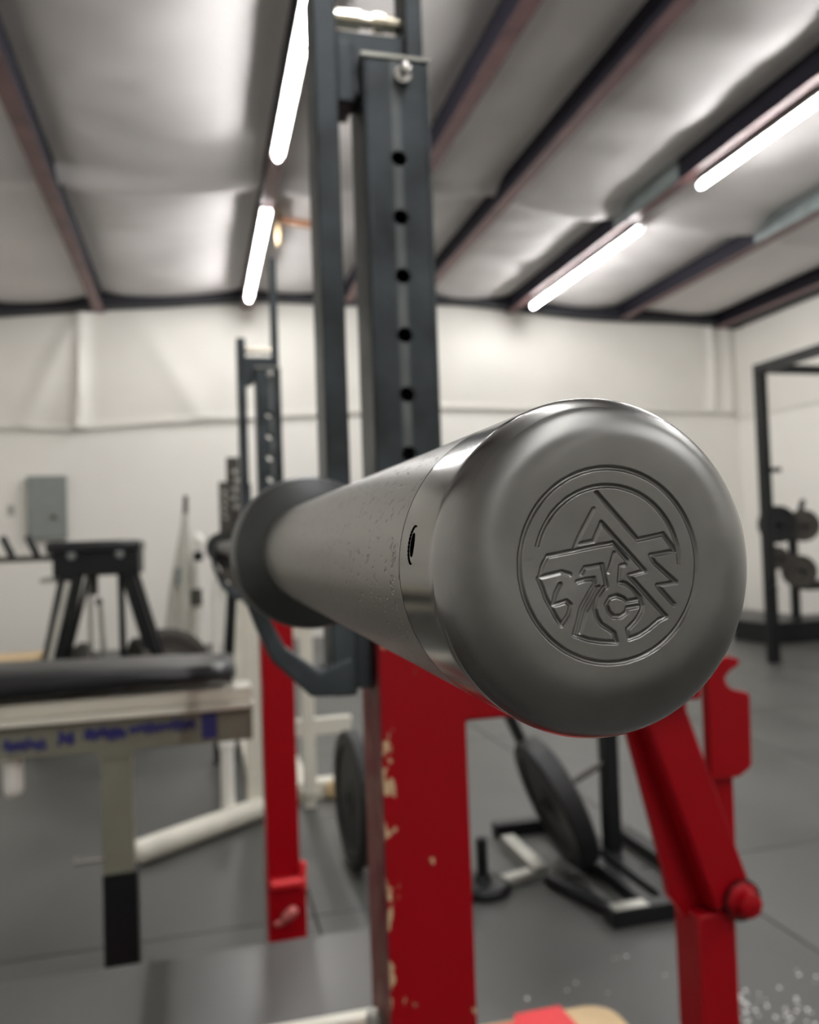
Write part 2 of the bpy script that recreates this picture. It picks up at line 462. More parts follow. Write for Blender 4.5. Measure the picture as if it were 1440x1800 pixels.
# tube lights under two purlins
def tube_light(x, y0, y1, z, label):
    t = thing('tube_light', (x, (y0 + y1) / 2, z), label, 'light', 'ceiling tube lights')
    MB().capsule((x, y0, z), (x, y1, z), 0.022, 16).build('lit_tube', M_tubelight, t)
    MB().box(x - .040, x + .040, y0 + .005, y1 - .005, z + .022, z + .042).box(x - .040, x - .036, y0 + .005, y1 - .005, z + .008, z + .042).box(x + .036, x + .040, y0 + .005, y1 - .005, z + .008, z + .042).build('housing', M_fixture, t, smooth=0)
    for yy in (y0 - .004, y1 + .004):
        MB().cyl((x, yy - .006, z), (x, yy + .006, z), 0.023).build('end_cap', M_fixture, t)
    return t
for (x, z, lab) in ((0.600, 3.775, 'left row'), (3.945, 3.83, 'right row')):
    tube_light(x, 6.58 if x < 1 else 6.56, 9.02, z, 'far tube light nearest the back wall in the %s of ceiling lights' % lab)
    tube_light(x, 3.25, 5.64, z, 'near tube light cut by the picture edge in the %s of ceiling lights' % lab)
    for k, y0 in enumerate((0.3, -2.95)):
        tube_light(x, y0, y0 + 2.43, z, ['third tube light, out of the picture over the barbell in the %s', 'last tube light, behind the photographer in the %s'][k] % lab)

# ================================================================== BARBELL
AX, AZ = 0.0565, 1.095
bar = thing('barbell', (AX, 0.10, AZ), 'steel barbell with thick smooth sleeve and engraved end cap in the foreground', 'barbell')
def lat(prof, name, mat, n=96, **k):
    return MB().lathe((AX, 0, AZ), (0, 1, 0), prof, n).build(name, mat, bar, **k)

# near end cap: one lathe surface whose face carries the cut logo
def seg_d(px, pz, a, c):
    ax, az = a; bx, bz = c
    dx, dz = bx - ax, bz - az
    t = max(0, min(1, ((px - ax) * dx + (pz - az) * dz) / (dx * dx + dz * dz)))
    return hypot(px - ax - dx * t, pz - az - dz * t)
STROKES = [
 [(-2.37, 10.59), (3.73, 3.81), (7.83, 4.48), (9.54, 2.09)], [(5.64, 1.52), (8.73, 1.91), (9.99, 1.8)],
 [(5.64, 1.52), (6.26, 0.39), (9.53, -2.49), (6.55, -2.76), (6.87, -3.18), (9.03, -5.61)],
 [(-1.8, 6.39), (4.63, -0.65), (2.14, -1.14), (7.69, -7.26)],
 [(-2.91, 8.31), (-4.43, 5.97), (-5.37, 4.42), (-6.08, 2.96)], [(-1.8, 6.39), (-2.71, 4.73), (-3.12, 3.85), (-5.19, 3.52)],
 [(-10.16, 2.0), (-6.09, 2.63), (-3.04, 3.11), (-0.07, 3.48), (0.86, 2.21), (1.91, 0.97)],
 [(-10.16, 2.0), (-10.96, 0.71), (-11.44, -0.83), (-8.14, -0.23), (-6.88, -0.64)],
 [(-11.66, -1.01), (-11.09, -2.3), (-10.63, -3.78), (-9.85, -5.18), (-9.27, -6.38), (-8.47, -7.5)],
 [(-8.43, -1.94), (-9.12, -3.08), (-9.61, -4.71), (-7.58, -4.29), (-6.97, -4.85), (-7.34, -6.1), (-8.47, -7.5)],
 [(-6.62, -8.98), (-4.51, -9.8), (-2.36, -10.23), (-0.23, -10.43)],
 [(1.71, -10.04), (3.17, -9.69), (4.78, -8.89), (6.53, -7.69), (7.69, -7.26)],
 [(-5.16, -0.62), (-4.59, 0.2), (-1.97, 0.49), (-1.7, -0.77), (-1.39, -2.57)],
 [(-5.86, -1.71), (-4.66, -1.43), (-3.3, -1.36), (-3.18, -2.09), (-4.22, -3.52), (-5.38, -5.23), (-6.62, -8.98)],
 [(-2.66, -2.61), (-3.6, -4.15), (-4.76, -5.86), (-5.75, -8.74)],
 [(-3.09, -2.59), (-4.03, -4.12), (-5.06, -5.45), (-6.18, -8.81)],
 [(-1.79, -2.65), (-2.83, -3.89), (-3.34, -5.54), (-3.07, -6.74), (-2.46, -7.76), (-1.19, -8.63), (-0.52, -9.16), (-0.23, -10.43)],
 [(0.55, -2.07), (1.64, -2.32), (2.71, -3.17), (3.66, -4.32), (3.96, -5.54), (3.79, -6.33), (2.95, -7.48), (1.55, -8.7), (1.71, -10.04)],
 [(0.55, -2.07), (0.77, -0.58), (0.88, 0.21), (1.66, 0.38)], [(-0.03, 2.04), (-0.53, 0.67), (-1.03, -0.51)],
 [(3.54, -4.62), (1.63, -4.82), (1.1, -4.35), (0.13, -3.94), (-0.98, -4.18), (-1.57, -5.04), (-1.29, -6.05), (-0.56, -6.78),
  (0.54, -6.85), (1.45, -6.3), (1.63, -5.71), (3.38, -5.55)]]
SHALLOW = {4: .45, 5: .45, 7: .8, 19: .5}
SEGS = [(a, c, SHALLOW.get(i, 1.0)) for i, s in enumerate(STROKES) for a, c in zip(s, s[1:])]
LCX, LCZ = -0.67, 0.42
CELL = 1.0
GRID = {}
for (a, c, d) in SEGS:
    x0, x1 = sorted((a[0], c[0])); z0, z1 = sorted((a[1], c[1]))
    for i in range(int((x0 - 1 + 20) / CELL), int((x1 + 1 + 20) / CELL) + 1):
        for j in range(int((z0 - 1 + 20) / CELL), int((z1 + 1 + 20) / CELL) + 1):
            GRID.setdefault((i, j), []).append((a, c, d))
def groove(px, pz):                         # millimetres from the bar axis
    g = 0.0
    W = 0.40
    def prof(d, k=1.0, w=W):
        if d >= w: return 0.0
        q = d / w
        return k * (1 - q * q) ** 1.2
    d = abs(hypot(px - LCX, pz - LCZ) - 13.66); g = max(g, prof(d, 1.0, .42))
    rx, rz = px + 0.89, pz - 0.46
    ang = math.degrees(atan2(rz, rx))
    if -2 < ang < 165: g = max(g, prof(abs(hypot(rx, rz) - 11.09)))
    for a, c, k in GRID.get((int((px + 20) / CELL), int((pz + 20) / CELL)), ()):
        g = max(g, prof(seg_d(px, pz, a, c), k))
    return g
def end_cap():
    NA = 900; RI = 185; RMAX = 15.0
    vs = []; fs = []
    Y0 = 0.1045
    rows = [RMAX * (k + 1) / RI for k in range(RI)]
    vs.append((AX, Y0, AZ))
    cs = [(cos(2 * pi * k / NA), sin(2 * pi * k / NA)) for k in range(NA)]
    for r in rows:
        for c, s in cs:
            x = r * c; z = r * s
            vs.append((AX + x / 1000, Y0 + 0.00038 * groove(x, z), AZ + z / 1000))
    # flat rim, rolled shoulder, cylindrical skirt down to the seam
    prof = [(15.6, 0.0), (16.2, 0.02)]
    for k in range(1, 15):
        a = pi / 2 * k / 14
        prof.append((16.2 + 8.8 * sin(a), 0.02 + 6.6 * (1 - cos(a)) * 1.0))
    prof += [(25.0, 8), (25.0, 12), (25.0, 18), (25.0, 25.0), (25.0, 25.15), (24.7, 25.35)]
    for r, y in prof:
        for c, s in cs: vs.append((AX + r * c / 1000, Y0 + y / 1000, AZ + r * s / 1000))
    nr = len(rows) + len(prof)
    for k in range(NA): fs.append((0, 1 + k, 1 + (k + 1) % NA))
    for i in range(nr - 1):
        o = 1 + i * NA
        for k in range(NA):
            k2 = (k + 1) % NA
            fs.append((o + k, o + NA + k, o + NA + k2, o + k2))
    return MB().add(vs, fs).build('end_cap', M_cap, bar, smooth=50, label='turned steel end cap engraved with a bolt shaped emblem in a ring')
cap = end_cap()
# cross pin hole in the side of the cap
ha = radians(170.5); hd = Vector((cos(ha), 0, sin(ha)))
hp = Vector((AX, 0.1222, AZ)) + hd * 0.0249
h = MB(); N = 28; rr = 0.0027
tang = Vector((-sin(ha), 0, cos(ha)))
def surf(u, v, off):                        # u along the circumference, v along Y
    a = ha + u / 0.025
    return Vector((AX + (0.025 + off) * cos(a), 0.1222 + v, AZ + (0.025 + off) * sin(a)))
ring = [surf(rr * 1.1 * cos(2 * pi * k / N), rr * 0.75 * sin(2 * pi * k / N), 0.00002) for k in range(N * 6 // 10)]
h.path(ring, 0.00017, 6)
h.build('ring_groove', M_hole, cap)
vs = [surf(0, 0, 0.00006)] + [surf(0.0019 * cos(2 * pi * k / N), 0.0010 * sin(2 * pi * k / N), 0.00006) for k in range(N)]
MB().add(vs, [(0, 1 + k, 1 + (k + 1) % N) for k in range(N)]).build('pin_hole', M_hole, cap, label='small dark pin hole')

lat([(0.1300, .0240), (0.1301, .0248), (0.1303, .025), (0.1306, .025), (0.20, .025), (0.30, .025), (0.425, .025)], 'sleeve', M_sleeve, smooth=50)
lat([(0.12984, .02497), (0.13014, .02497)], 'seam', M_hole, smooth=0)
lat([(0.418, .0262), (0.424, .0385), (0.428, .0398), (0.446, .0405), (0.452, .040), (0.4545, .0375), (0.456, .030), (0.53, .030), (0.533, .028)],
    'collar', M_darksteel, smooth=35)
lat([(0.52, .0145), (2.12, .0145)], 'shaft', M_darksteel, 32)
lat([(2.10, .0385), (2.16, .039), (2.165, .030)], 'collar', M_darksteel, 48, smooth=35)
lat([(2.16, .030), (2.17, .025), (2.60, .025), (2.61, .023)], 'sleeve', M_sleeve, 48)

# ================================================================== RED RACK
rack = thing('bench_press_rack', (0.18, 1.36, 0), 'red painted combo rack with black hole-drilled uprights carrying the barbell', 'rack')
def holed_upright(x0, x1, y0, y1, z0, z1, zs, rh, name='upright'):
    T = 0.004; b = MB(); N = 16; xc = (x0 + x1) / 2
    def slab(ya, yb, r):
        bounds = [z0]; zz = sorted(zs)
        for a, c in zip(zz, zz[1:]): bounds.append((a + c) / 2)
        bounds = [z0] + [(a + c) / 2 for a, c in zip(zz, zz[1:])] + [z1]
        for k, zc in enumerate(zz):
            lo, hi = bounds[k], bounds[k + 1]
            outer = []; inner = []
            for i in range(N):
                a = 2 * pi * i / N + pi / N
                inner.append((xc + r * cos(a), zc + r * sin(a)))
                # project the same direction to the rectangle
                c, s = cos(a), sin(a)
                tx = ((x1 - xc) / c if c > 0 else (x0 - xc) / c) if abs(c) > 1e-9 else 1e9
                tz = ((hi - zc) / s if s > 0 else (lo - zc) / s) if abs(s) > 1e-9 else 1e9
                t = min(tx, tz); outer.append((xc + c * t, zc + s * t))
            # keep rectangle corners exact
            for cx_, cz_ in ((x0, lo), (x1, lo), (x1, hi), (x0, hi)):
                i = min(range(N), key=lambda q: hypot(outer[q][0] - cx_, outer[q][1] - cz_)); outer[i] = (cx_, cz_)
            for yy in (ya, yb):
                vs = [(x, yy, z) for x, z in outer] + [(x, yy, z) for x, z in inner]
                b.add(vs, [(i, (i + 1) % N, N + (i + 1) % N, N + i) for i in range(N)])
            vs = [(x, ya, z) for x, z in inner] + [(x, yb, z) for x, z in inner]
            b.add(vs, [(i, (i + 1) % N, N + (i + 1) % N, N + i) for i in range(N)])
    slab(y0, y0 + T, rh); slab(y1 - T, y1, rh)
    b.box(x0 - .0005, x0 + T, y0 + .0006, y1 - .0006, z0, z1); b.box(x1 - T, x1 + .0005, y0 + .0006, y1 - .0006, z0, z1)
    b.box(x0, x1, y0 + .0006, y1 - .0006, z1 - T, z1 + .0005)
    b.cyl((x1 - .0022, y0 + .0022, z0), (x1 - .0022, y0 + .0022, z1), .003, 12).cyl((x0 + .0022, y0 + .0022, z0), (x0 + .0022, y0 + .0022, z1), .003, 12)
    o = b.build(name, M_upright, rack, smooth=35)
    return o

def red_frame(Y, near):
    """one end frame of the rack standing at depth Y"""
    dx = 0.0 if near else -0.007
    x0, x1 = 0.145 + dx, 0.221 + dx
    zt = 1.05
    m = red_material('red_paint_chipped_%s' % ('near' if near else 'far'), near, x0 - 0.18)
    b = MB()
    outer = [(x0, Y), (x1, Y), (x1, Y + .076), (x0, Y + .076)]
    # hollow outer post
    b.box(x0, x1, Y, Y + .005, 0.02, zt); b.box(x0, x1, Y + .071, Y + .076, 0.02, zt)
    b.box(x0, x0 + .005, Y + .005, Y + .071, 0.02, zt); b.box(x1 - .005, x1, Y + .005, Y + .071, 0.02, zt)
    b.build('outer_post', m, rack, smooth=0, label='red outer post with chipped paint' if near else 'red outer post')
    off = 0.0 if near else -0.023
    zs = [1.437 + off - 0.0525 * k for k in range(9)]
    up = holed_upright(x0 + .006, x0 + .065, Y + .007, Y + .068, 0.98, 1.527, zs, 0.0072 if near else 0.0085)
    # hook carriage: long flat plate left of the upright, shorter one on the right, roller between
    MB().box(x0 - .037, x0 - .016, Y + .012, Y + .062, 0.968, 1.60).box(x0 - .016, x0 - .0005, Y + .02, Y + .06, 0.972, 1.085).build('hook_plate', M_blacksteel, rack, bevel=.002)
    MB().box(x0 + .047, x0 + .063, Y + .012, Y + .05, 1.520, 1.80).build('guide_plate', M_blacksteel, rack, bevel=.001)
    MB().box(x0 - .016, x0 + .048, Y + .020, Y + .055, 1.497, 1.556).box(x0 - .016, x0 + .0, Y + .018, Y + .058, 1.49, 1.545).build('bridge_block', M_blacksteel, rack, bevel=.002)
    MB().lathe((x0 - .015, Y + .033, 1.574), (1, 0, 0), [(0, .008), (.024, .008), (.025, .006), (.036, .006), (.037, .0085), (.047, .0085), (.048, .0075), (.062, .0075)], 20).build('roller', M_brass, rack)
    MB().lathe((x0 + .040, Y + .006, 1.510), (0, -1, 0), [(0, .0075), (.006, .0075), (.007, .0035), (.012, .0035), (.014, .0052), (.018, .0045), (.019, .002)], 18).build('pull_pin', M_chrome, rack)
    MB().box(x0 + .004, x0 + .067, Y + .005, Y + .070, 1.5265, 1.5295).build('top_plate', M_bulbgrey, rack, smooth=0)
    # the J shaped catch that holds the bar
    a = (x0 - .012, 0.977); pts = [(x0 - .02, 0.968), (x0 - .056, 0.970), (x0 - .088, 1.002), (x0 - .099, 1.028), (x0 - .1085, 1.055), (x0 - .1085, 1.090),
                                  (x0 - .104, 1.090), (x0 - .102, 1.064), (x0 - .086, 1.032), (x0 - .076, 1.012), (x0 - .048, 0.990), (x0 - .036, 0.996), (x0 - .02, 1.0)]
    MB().prism(pts, Y + .010, Y + .048).build('bar_catch', M_blacksteel, rack, bevel=.002)
    MB().prism([(x0 - .101, 1.062), (x0 - .088, 1.046), (x0 - .037, 1.046), (x0 - .037, 1.0804), (x0 - .102, 1.0804)], Y + .018, Y + .057).build('saddle', M_blackrub, rack, smooth=0)
    # head-side beam, brace and rear leg with its jack pivot
    yb = Y + .075
    bz = 0.953 if near else 0.945
    MB().box(x1 - .002, 0.475 + dx, yb - .045, yb + .005, bz - .02, bz + .028).build('top_beam', M_red, rack, bevel=.003)
    front = [(0.405, 0.953), (0.452, 0.953), (0.4914, 0.8588), (0.5033, 0.8509), (0.5389, 0.8472), (0.5377, 0.7407), (0.55, 0.7067),
             (0.5196, 0.695), (0.4755, 0.7015), (0.4571, 0.7252), (0.4527, 0.7546)]
    MB().prism([(x + dx, z) for x, z in front], Y + .078, Y + .086).build('gusset_plate', M_red, rack, smooth=0)
    # square diagonal brace lying on the gusset
    MB().bar((0.438 + dx, Y + .066, 0.945), (0.516 + dx, Y + .066, 0.722), 0.046, 0.03, up=(0, 1, 0)).build('brace', M_red, rack, bevel=.003)
    MB().box(0.4755 + dx, 0.519 + dx, Y + .055, Y + .10, 0.02, 0.712).build('rear_leg', M_red, rack, bevel=.003)
    # notch-topped safety catch
    hook = [(0.5063, 0.8406), (0.5071, 0.950), (0.520, 0.9625), (0.532, 0.9665), (0.5422, 0.9642), (0.5475, 0.9611),
            (0.5449, 0.9558), (0.5352, 0.9511), (0.5286, 0.9447), (0.5303, 0.937), (0.5363, 0.9316), (0.5545, 0.9269), (0.5574, 0.9233),
            (0.5556, 0.851), (0.5516, 0.8473), (0.54, 0.8406)]
    MB().prism([(x + dx, z) for x, z in hook], Y + .068, Y + .080).build('safety_catch', M_red, rack, bevel=.0012)
    MB().box(0.492 + dx, 0.502 + dx, Y + .10, Y + .135, 0.86, 0.93).build('lever_tab', M_red, rack, bevel=.001)
    MB().lathe((0.5215 + dx, Y + .048, 0.7252), (0, -1, 0), [(-.02, .019), (.002, .019), (.004, .0165), (.006, .0125), (.016, .0125), (.018, .009)], 8).build('pivot_bolt', M_red, rack, smooth=50)
    MB().lathe((0.5215 + dx, Y + .0475, 0.7252), (0, -1, 0), [(0, .0205), (.0015, .0205)], 24).build('washer', M_black, rack)
    # floor members
    MB().box(-0.30, 0.62, Y + .012, Y + .064, 0.0, 0.05).build('foot_beam', M_red, rack, bevel=.003)
    if near:
        MB().lathe((x0 - .004, Y + .036, 0.02), (0, 0, 1), [(0, .011), (.655, .011), (.667, .009), (.669, .003)], 20).build('jack_tube', M_bulbgrey, rack)
    else:
        MB().box(x0 - .001, x1 + .012, Y - .010, Y + .086, 0.0, 0.315).build('base_sleeve', M_red, rack, bevel=.003)
        MB().cyl((x0 + .006, Y - .014, 0.303), (x1 + .006, Y - .014, 0.303), 0.011).build('cross_pin', M_redmat, rack)
        MB().capsule((x0 + .030, Y - .022, 0.222), (x0 + .062, Y - .034, 0.252), 0.013).capsule((x0 + .010, Y - .02, 0.215), (x0 + .04, Y - .02, 0.22), 0.007).build('lock_knob', M_salmon, rack)
        MB().capsule((x1 + .004, Y - .01, 0.28), (x1 + .006, Y - .01, 0.35), 0.008).build('lock_lever', M_redmat, rack)
red_frame(0.685, True)
red_frame(1.985, False)
MB().box(0.158, 0.208, 0.749, 1.998, 0.0, 0.05).build('side_rail', M_red, rack, bevel=.003)
MB().box(0.473, 0.521, 0.749, 1.998, 0.0, 0.05).build('side_rail', M_red, rack, bevel=.003)

# bench of the red rack (only its far edge and worn top are seen)
bench = thing('flat_bench', (-0.35, 1.31, 0), 'grey black vinyl bench pad between the red posts, crossing the bottom left', 'bench')
def pad_mesh(x0, x1, y0, y1, z0, z1, r=.02):
    return MB().box(x0, x1, y0, y1, z0, z1)
pad_mesh(-1.0, 0.295, 1.178, 1.433, 0.375, 0.43).build('pad', M_greyvinyl, bench, bevel=.012, segs=4)
MB().box(-1.0, 0.292, 1.160, 1.183, 0.372, 0.432).build('edge_strip', M_cream, bench, bevel=.004, label='cream edge strip')
MB().box(-0.98, 0.2, 1.28, 1.33, 0.325, 0.376).build('rail', M_red, bench, bevel=.003)
for x in (-0.9, 0.08):
    MB().box(x, x + .05, 1.28, 1.33, 0.0, 0.326).build('leg', M_red, bench, bevel=.003)

# spotter platform behind the near post
plat = thing('spotter_platform', (0.45, 1.25, 0), 'low red topped platform with bare plywood edges at the foot of the red post', 'platform')
def rrect(x0, x1, y0, y1, r, n=6):
    P = []
    for cx, cy, a0 in ((x1 - r, y1 - r, 0), (x0 + r, y1 - r, 90), (x0 + r, y0 + r, 180), (x1 - r, y0 + r, 270)):
        for k in range(n + 1):
            a = radians(a0 + 90 * k / n); P.append((cx + r * cos(a), cy + r * sin(a)))
    return P
def slab(poly, z0, z1):
    n = len(poly); b = MB()
    return b.add([(x, y, z0) for x, y in poly] + [(x, y, z1) for x, y in poly],
                 [tuple(range(n - 1, -1, -1)), tuple(range(n, 2 * n))] + [(i, (i + 1) % n, n + (i + 1) % n, n + i) for i in range(n)])
slab(rrect(0.255, 0.705, 1.02, 1.405, .05), 0.215, 0.240).build('plywood_board', M_wood, plat, bevel=.002)
slab([(0.26, 1.03), (0.635, 1.03), (0.612, 1.407), (0.525, 1.407), (0.515, 1.385), (0.26, 1.385)], 0.2395, 0.247).build('red_top', M_redmat, plat, smooth=0)
for x in (0.30, 0.62):
    MB().box(x, x + .05, 1.05, 1.37, 0.0, 0.216).build('runner', M_red, plat, smooth=0)

# ================================================================== CREAM BENCH (left)
cb = thing('padded_table_bench', (-0.3, 2.25, 0), 'high cream framed bench with long black pad and blue marker scrawl, left side', 'bench')
b = MB()
secs = 16; ring = 14; vs = []; fs = []
for i in range(secs + 1):
    t = i / secs; t = 0.5 - 0.5 * cos(pi * t); x = -1.3 + 1.385 * t
    zt = 0.840 + (0.797 - 0.840) * t; zb = 0.722 + (0.751 - 0.722) * t
    end = 0.82 if i in (0, secs) else 1.0
    for k in range(ring):
        a = 2 * pi * k / ring
        cy, cz = cos(a), sin(a)
        sq = lambda q: (abs(q) ** 0.55) * (1 if q > 0 else -1)
        vs.append((x, 2.30 + 0.15 * sq(cy) * end, (zt + zb) / 2 + (zt - zb) / 2 * sq(cz) * end))
for i in range(secs):
    for k in range(ring):
        k2 = (k + 1) % ring
        fs.append((i * ring + k, i * ring + k2, (i + 1) * ring + k2, (i + 1) * ring + k))
fs += [tuple(range(ring)), tuple(secs * ring + k for k in range(ring))]
MB().add(vs, fs).build('pad', M_vblack, cb, smooth=50)
MB().bar((-1.3, 2.24, 0.712), (0.125, 2.24, 0.715), 0.10, 0.034).build('upper_rail', M_cream, cb, bevel=.003)
MB().bar((-1.3, 2.19, 0.688), (0.13, 2.19, 0.688), 0.05, 0.014).build('ledge', M_cream, cb, bevel=.002)
beam = MB().bar((-1.3, 2.215, 0.644), (0.125, 2.215, 0.636), 0.05, 0.082).build('beam', M_olive, cb, bevel=.003)
# illegible blue marker lettering
def scrawl(x0, x1, zc, h, n, seed):
    rnd = random.Random(seed); b = MB(); x = x0; dx = (x1 - x0) / n; pts = []
    for k in range(n * 2 + 1):
        pts.append((x0 + dx * k / 2, 2.1885, zc + (h / 2) * (1 if k % 2 else -1) * rnd.uniform(.4, 1)))
    return b.path(pts, 0.0042, 5)
scrawl(-0.47, -0.375, 0.632, 0.038, 6, 1).build('marker_word', M_blue, beam)
scrawl(-0.345, -0.31, 0.640, 0.04, 3, 2).build('marker_word', M_blue, beam)
scrawl(-0.285, -0.19, 0.644, 0.042, 8, 3).build('marker_word', M_blue, beam)
scrawl(-0.18, -0.02, 0.648, 0.036, 11, 4).build('marker_word', M_blue, beam)
MB().box(-0.004, 0.034, 2.186, 2.19, 0.608, 0.672).build('blue_patch', M_blue, beam, bevel=.001)
leg = MB().box(-0.249, -0.176, 2.19, 2.245, 0.29, 0.60).build('leg', M_olive, cb, bevel=.002)
MB().prism([(-0.265, 0.60), (-0.16, 0.60), (-0.176, 0.582), (-0.249, 0.582)], 2.186, 2.25).build('leg_bracket', M_olive, cb, smooth=0)
MB().box(-0.250, -0.168, 2.183, 2.255, 0.0, 0.296).build('leg_sleeve', M_black, cb, smooth=0, label='black lower leg sleeve')
MB().cyl((-0.315, 2.215, 0.328), (-0.245, 2.215, 0.328), 0.009).cyl((-0.318, 2.215, 0.328), (-0.308, 2.215, 0.328), 0.011).build('adjustment_pin', M_chrome, cb)
MB().capsule((-0.458, 2.235, 0.495), (-0.458, 2.235, 0.62), 0.024).build('hanging_grip', M_whiteplastic, cb)
MB().box(-1.25, -1.18, 2.19, 2.245, 0.0, 0.60).build('leg', M_olive, cb, bevel=.002)

# ================================================================== CREAM RACK behind
wr = thing('bench_press_rack', (0.2, 3.8, 0), 'cream painted rack with dark hole-drilled upright behind the far red post', 'rack')
MB().box(0.166, 0.258, 3.40, 3.47, 0.04, 0.86).build('outer_post', M_cream, wr, bevel=.003)
MB().box(0.166, 0.258, 4.70, 4.77, 0.04, 0.86).build('outer_post', M_cream, wr, bevel=.003)
for Y in (3.40, 4.70):
    u = MB().box(0.170, 0.215, Y + .01, Y + .05, 0.80, 1.35).build('upright', M_blacksteel, wr, bevel=.002)
    MB().box(0.118, 0.168, Y + .01, Y + .05, 0.90, 1.46).build('hook_plate', M_brownrub, wr, bevel=.002)
    for k in range(11):
        MB().lathe((0.15 + .006 * sin(k * 1.7), Y + .008, 1.40 - .036 * k), (0, -1, 0), [(0, .011), (.004, .011), (.008, .005)], 12).build('link', M_bulbgrey if k < 5 else M_brownrub, wr)
    MB().box(0.395, 0.447, Y + .01, Y + .05, 0.06, 0.80).build('rear_leg', M_cream, wr, bevel=.003)
    MB().box(0.258, 0.60, Y + .012, Y + .048, 0.305, 0.372).build('cross_beam', M_cream, wr, bevel=.003)
    MB().box(0.258, 0.45, Y + .012, Y + .048, 0.72, 0.78).build('top_beam', M_cream, wr, bevel=.003)
MB().box(0.30, 0.57, 3.55, 3.63, 0.0, 0.075).build('foot_beam', M_cream, wr, bevel=.006)
MB().lathe((0.54, 3.545, 0.04), (0, -1, 0), [(0, .04), (.02, .04), (.03, .03)], 20).build('foot_cap', M_wood, wr, label='yellowed round end cap')
# splayed front foot
MB().capsule((-0.262, 3.02, 0.045), (0.235, 3.40, 0.045), 0.043).build('splayed_foot', M_cream, wr)
MB().cyl((0.088, 3.36, 0.03), (0.088, 3.36, 0.31), 0.027).lathe((0.088, 3.36, 0.30), (0, 0, 1), [(0, .031), (.02, .033), (.035, .028), (.044, .012)], 20).build('storage_peg', M_whiteplastic, wr)
MB().box(0.19, 0.24, 3.46, 4.71, 0.0, 0.06).build('side_rail', M_cream, wr, bevel=.003)
MB().box(0.395, 0.445, 3.44, 4.71, 0.0, 0.06).build('side_rail', M_cream, wr, bevel=.003)

# ================================================================== WEIGHT PLATES
def plate(c, axis, R, T, mat, label, hub=.026, group=None):
    prof = [(-T / 2 + .004, hub), (-T / 2 + .004, hub + .03), (-T / 2 + .010, hub + .034), (-T / 2 + .010, R * .74), (-T / 2, R * .78),
            (-T / 2, R * .96), (-T / 2 + .007, R), (T / 2 - .007, R), (T / 2, R * .96), (T / 2, R * .78),
            (T / 2 - .010, R * .74), (T / 2 - .010, hub + .034), (T / 2 - .004, hub + .03), (T / 2 - .004, hub), (-T / 2 + .004, hub)]
    b = MB(); base = Vector(c); ax = Vector(axis).normalized()
    u = ax.orthogonal().normalized(); w = ax.cross(u); n = 40; vs = []; fs = []
    for t, r in prof:
        for k in range(n):
            a = 2 * pi * k / n; vs.append(base + ax * t + (u * cos(a) + w * sin(a)) * r)
    for i in range(len(prof) - 1):
        for k in range(n):
            k2 = (k + 1) % n; fs.append((i * n + k, i * n + k2, (i + 1) * n + k2, (i + 1) * n + k))
    b.add(vs, fs)
    o = b.build('weight_plate', mat, smooth=35)
    return tag(o, label, 'weight plate', group)

plate((0.492, 2.80, 0.2255), (1, 0.05, 0.0), 0.225, 0.05, M_blackrub, 'black plate standing on edge half hidden by the near red post')

# plate tree with a bumper plate leaning on its peg
pt = thing('plate_tree', (1.25, 2.5, 0), 'low black plate tree with tube base on the floor right of the red post', 'plate tree')
def bx(x0, x1, y0, y1, z0, z1, name, mat, parent, bv=.002, **k):
    return MB().box(x0, x1, y0, y1, z0, z1).build(name, mat, parent, bevel=bv, **k)
bx(1.285, 1.335, 2.50, 2.55, 0.03, 0.62, 'post', M_black, pt)
bx(1.275, 1.325, 2.15, 2.86, 0.0, 0.045, 'base_rail', M_black, pt)
bx(1.205, 1.245, 2.15, 2.86, 0.0, 0.045, 'base_rail', M_black, pt)
MB().capsule((1.03, 2.44, 0.022), (1.13, 2.13, 0.022), 0.02).build('base_rail', M_black, pt)
bx(1.42, 1.46, 2.15, 2.70, 0.0, 0.045, 'base_rail', M_black, pt)
near_foot = bx(1.085, 1.475, 2.10, 2.155, 0.0, 0.05, 'base_foot', M_black, pt)
bx(1.095, 1.20, 2.105, 2.15, 0.0495, 0.0515, 'worn_patch', M_bulbgrey, near_foot, 0, label='bare worn metal patch')
bx(1.02, 1.36, 2.85, 2.90, 0.0, 0.05, 'base_foot', M_black, pt)
MB().cyl((1.30, 2.525, 0.335), (1.04, 2.51, 0.225), 0.010).build('peg', M_brownrub, pt)
MB().bar((1.22, 2.68, 0.04), (0.985, 2.66, 0.55), 0.035, 0.03).build('lean_bar', M_black, pt, bevel=.002)
bx(1.01, 1.06, 2.48, 2.78, 0.0, 0.04, 'base_rail', M_bulbgrey, pt)
plate((1.100, 2.50, 0.232), (1.0, -0.05, 0.38), 0.215, 0.07, M_blackrub, 'thick black bumper plate leaning on the low plate tree')
# loading pin with round base
lp = thing('loading_pin', (0.83, 2.46, 0), 'small round based black loading pin beside the near red post', 'loading pin')
MB().lathe((0.83, 2.46, 0), (0, 0, 1), [(0, .085), (.02, .088), (.03, .08), (.034, .03), (.05, .022), (.052, .018), (.16, .018), (.165, .012)], 32).build('pin', M_black, lp)
MB().bar((0.90, 2.46, 0.02), (1.005, 2.49, 0.02), 0.045, 0.025).build('drag_strap', M_bulbgrey, lp, bevel=.003)

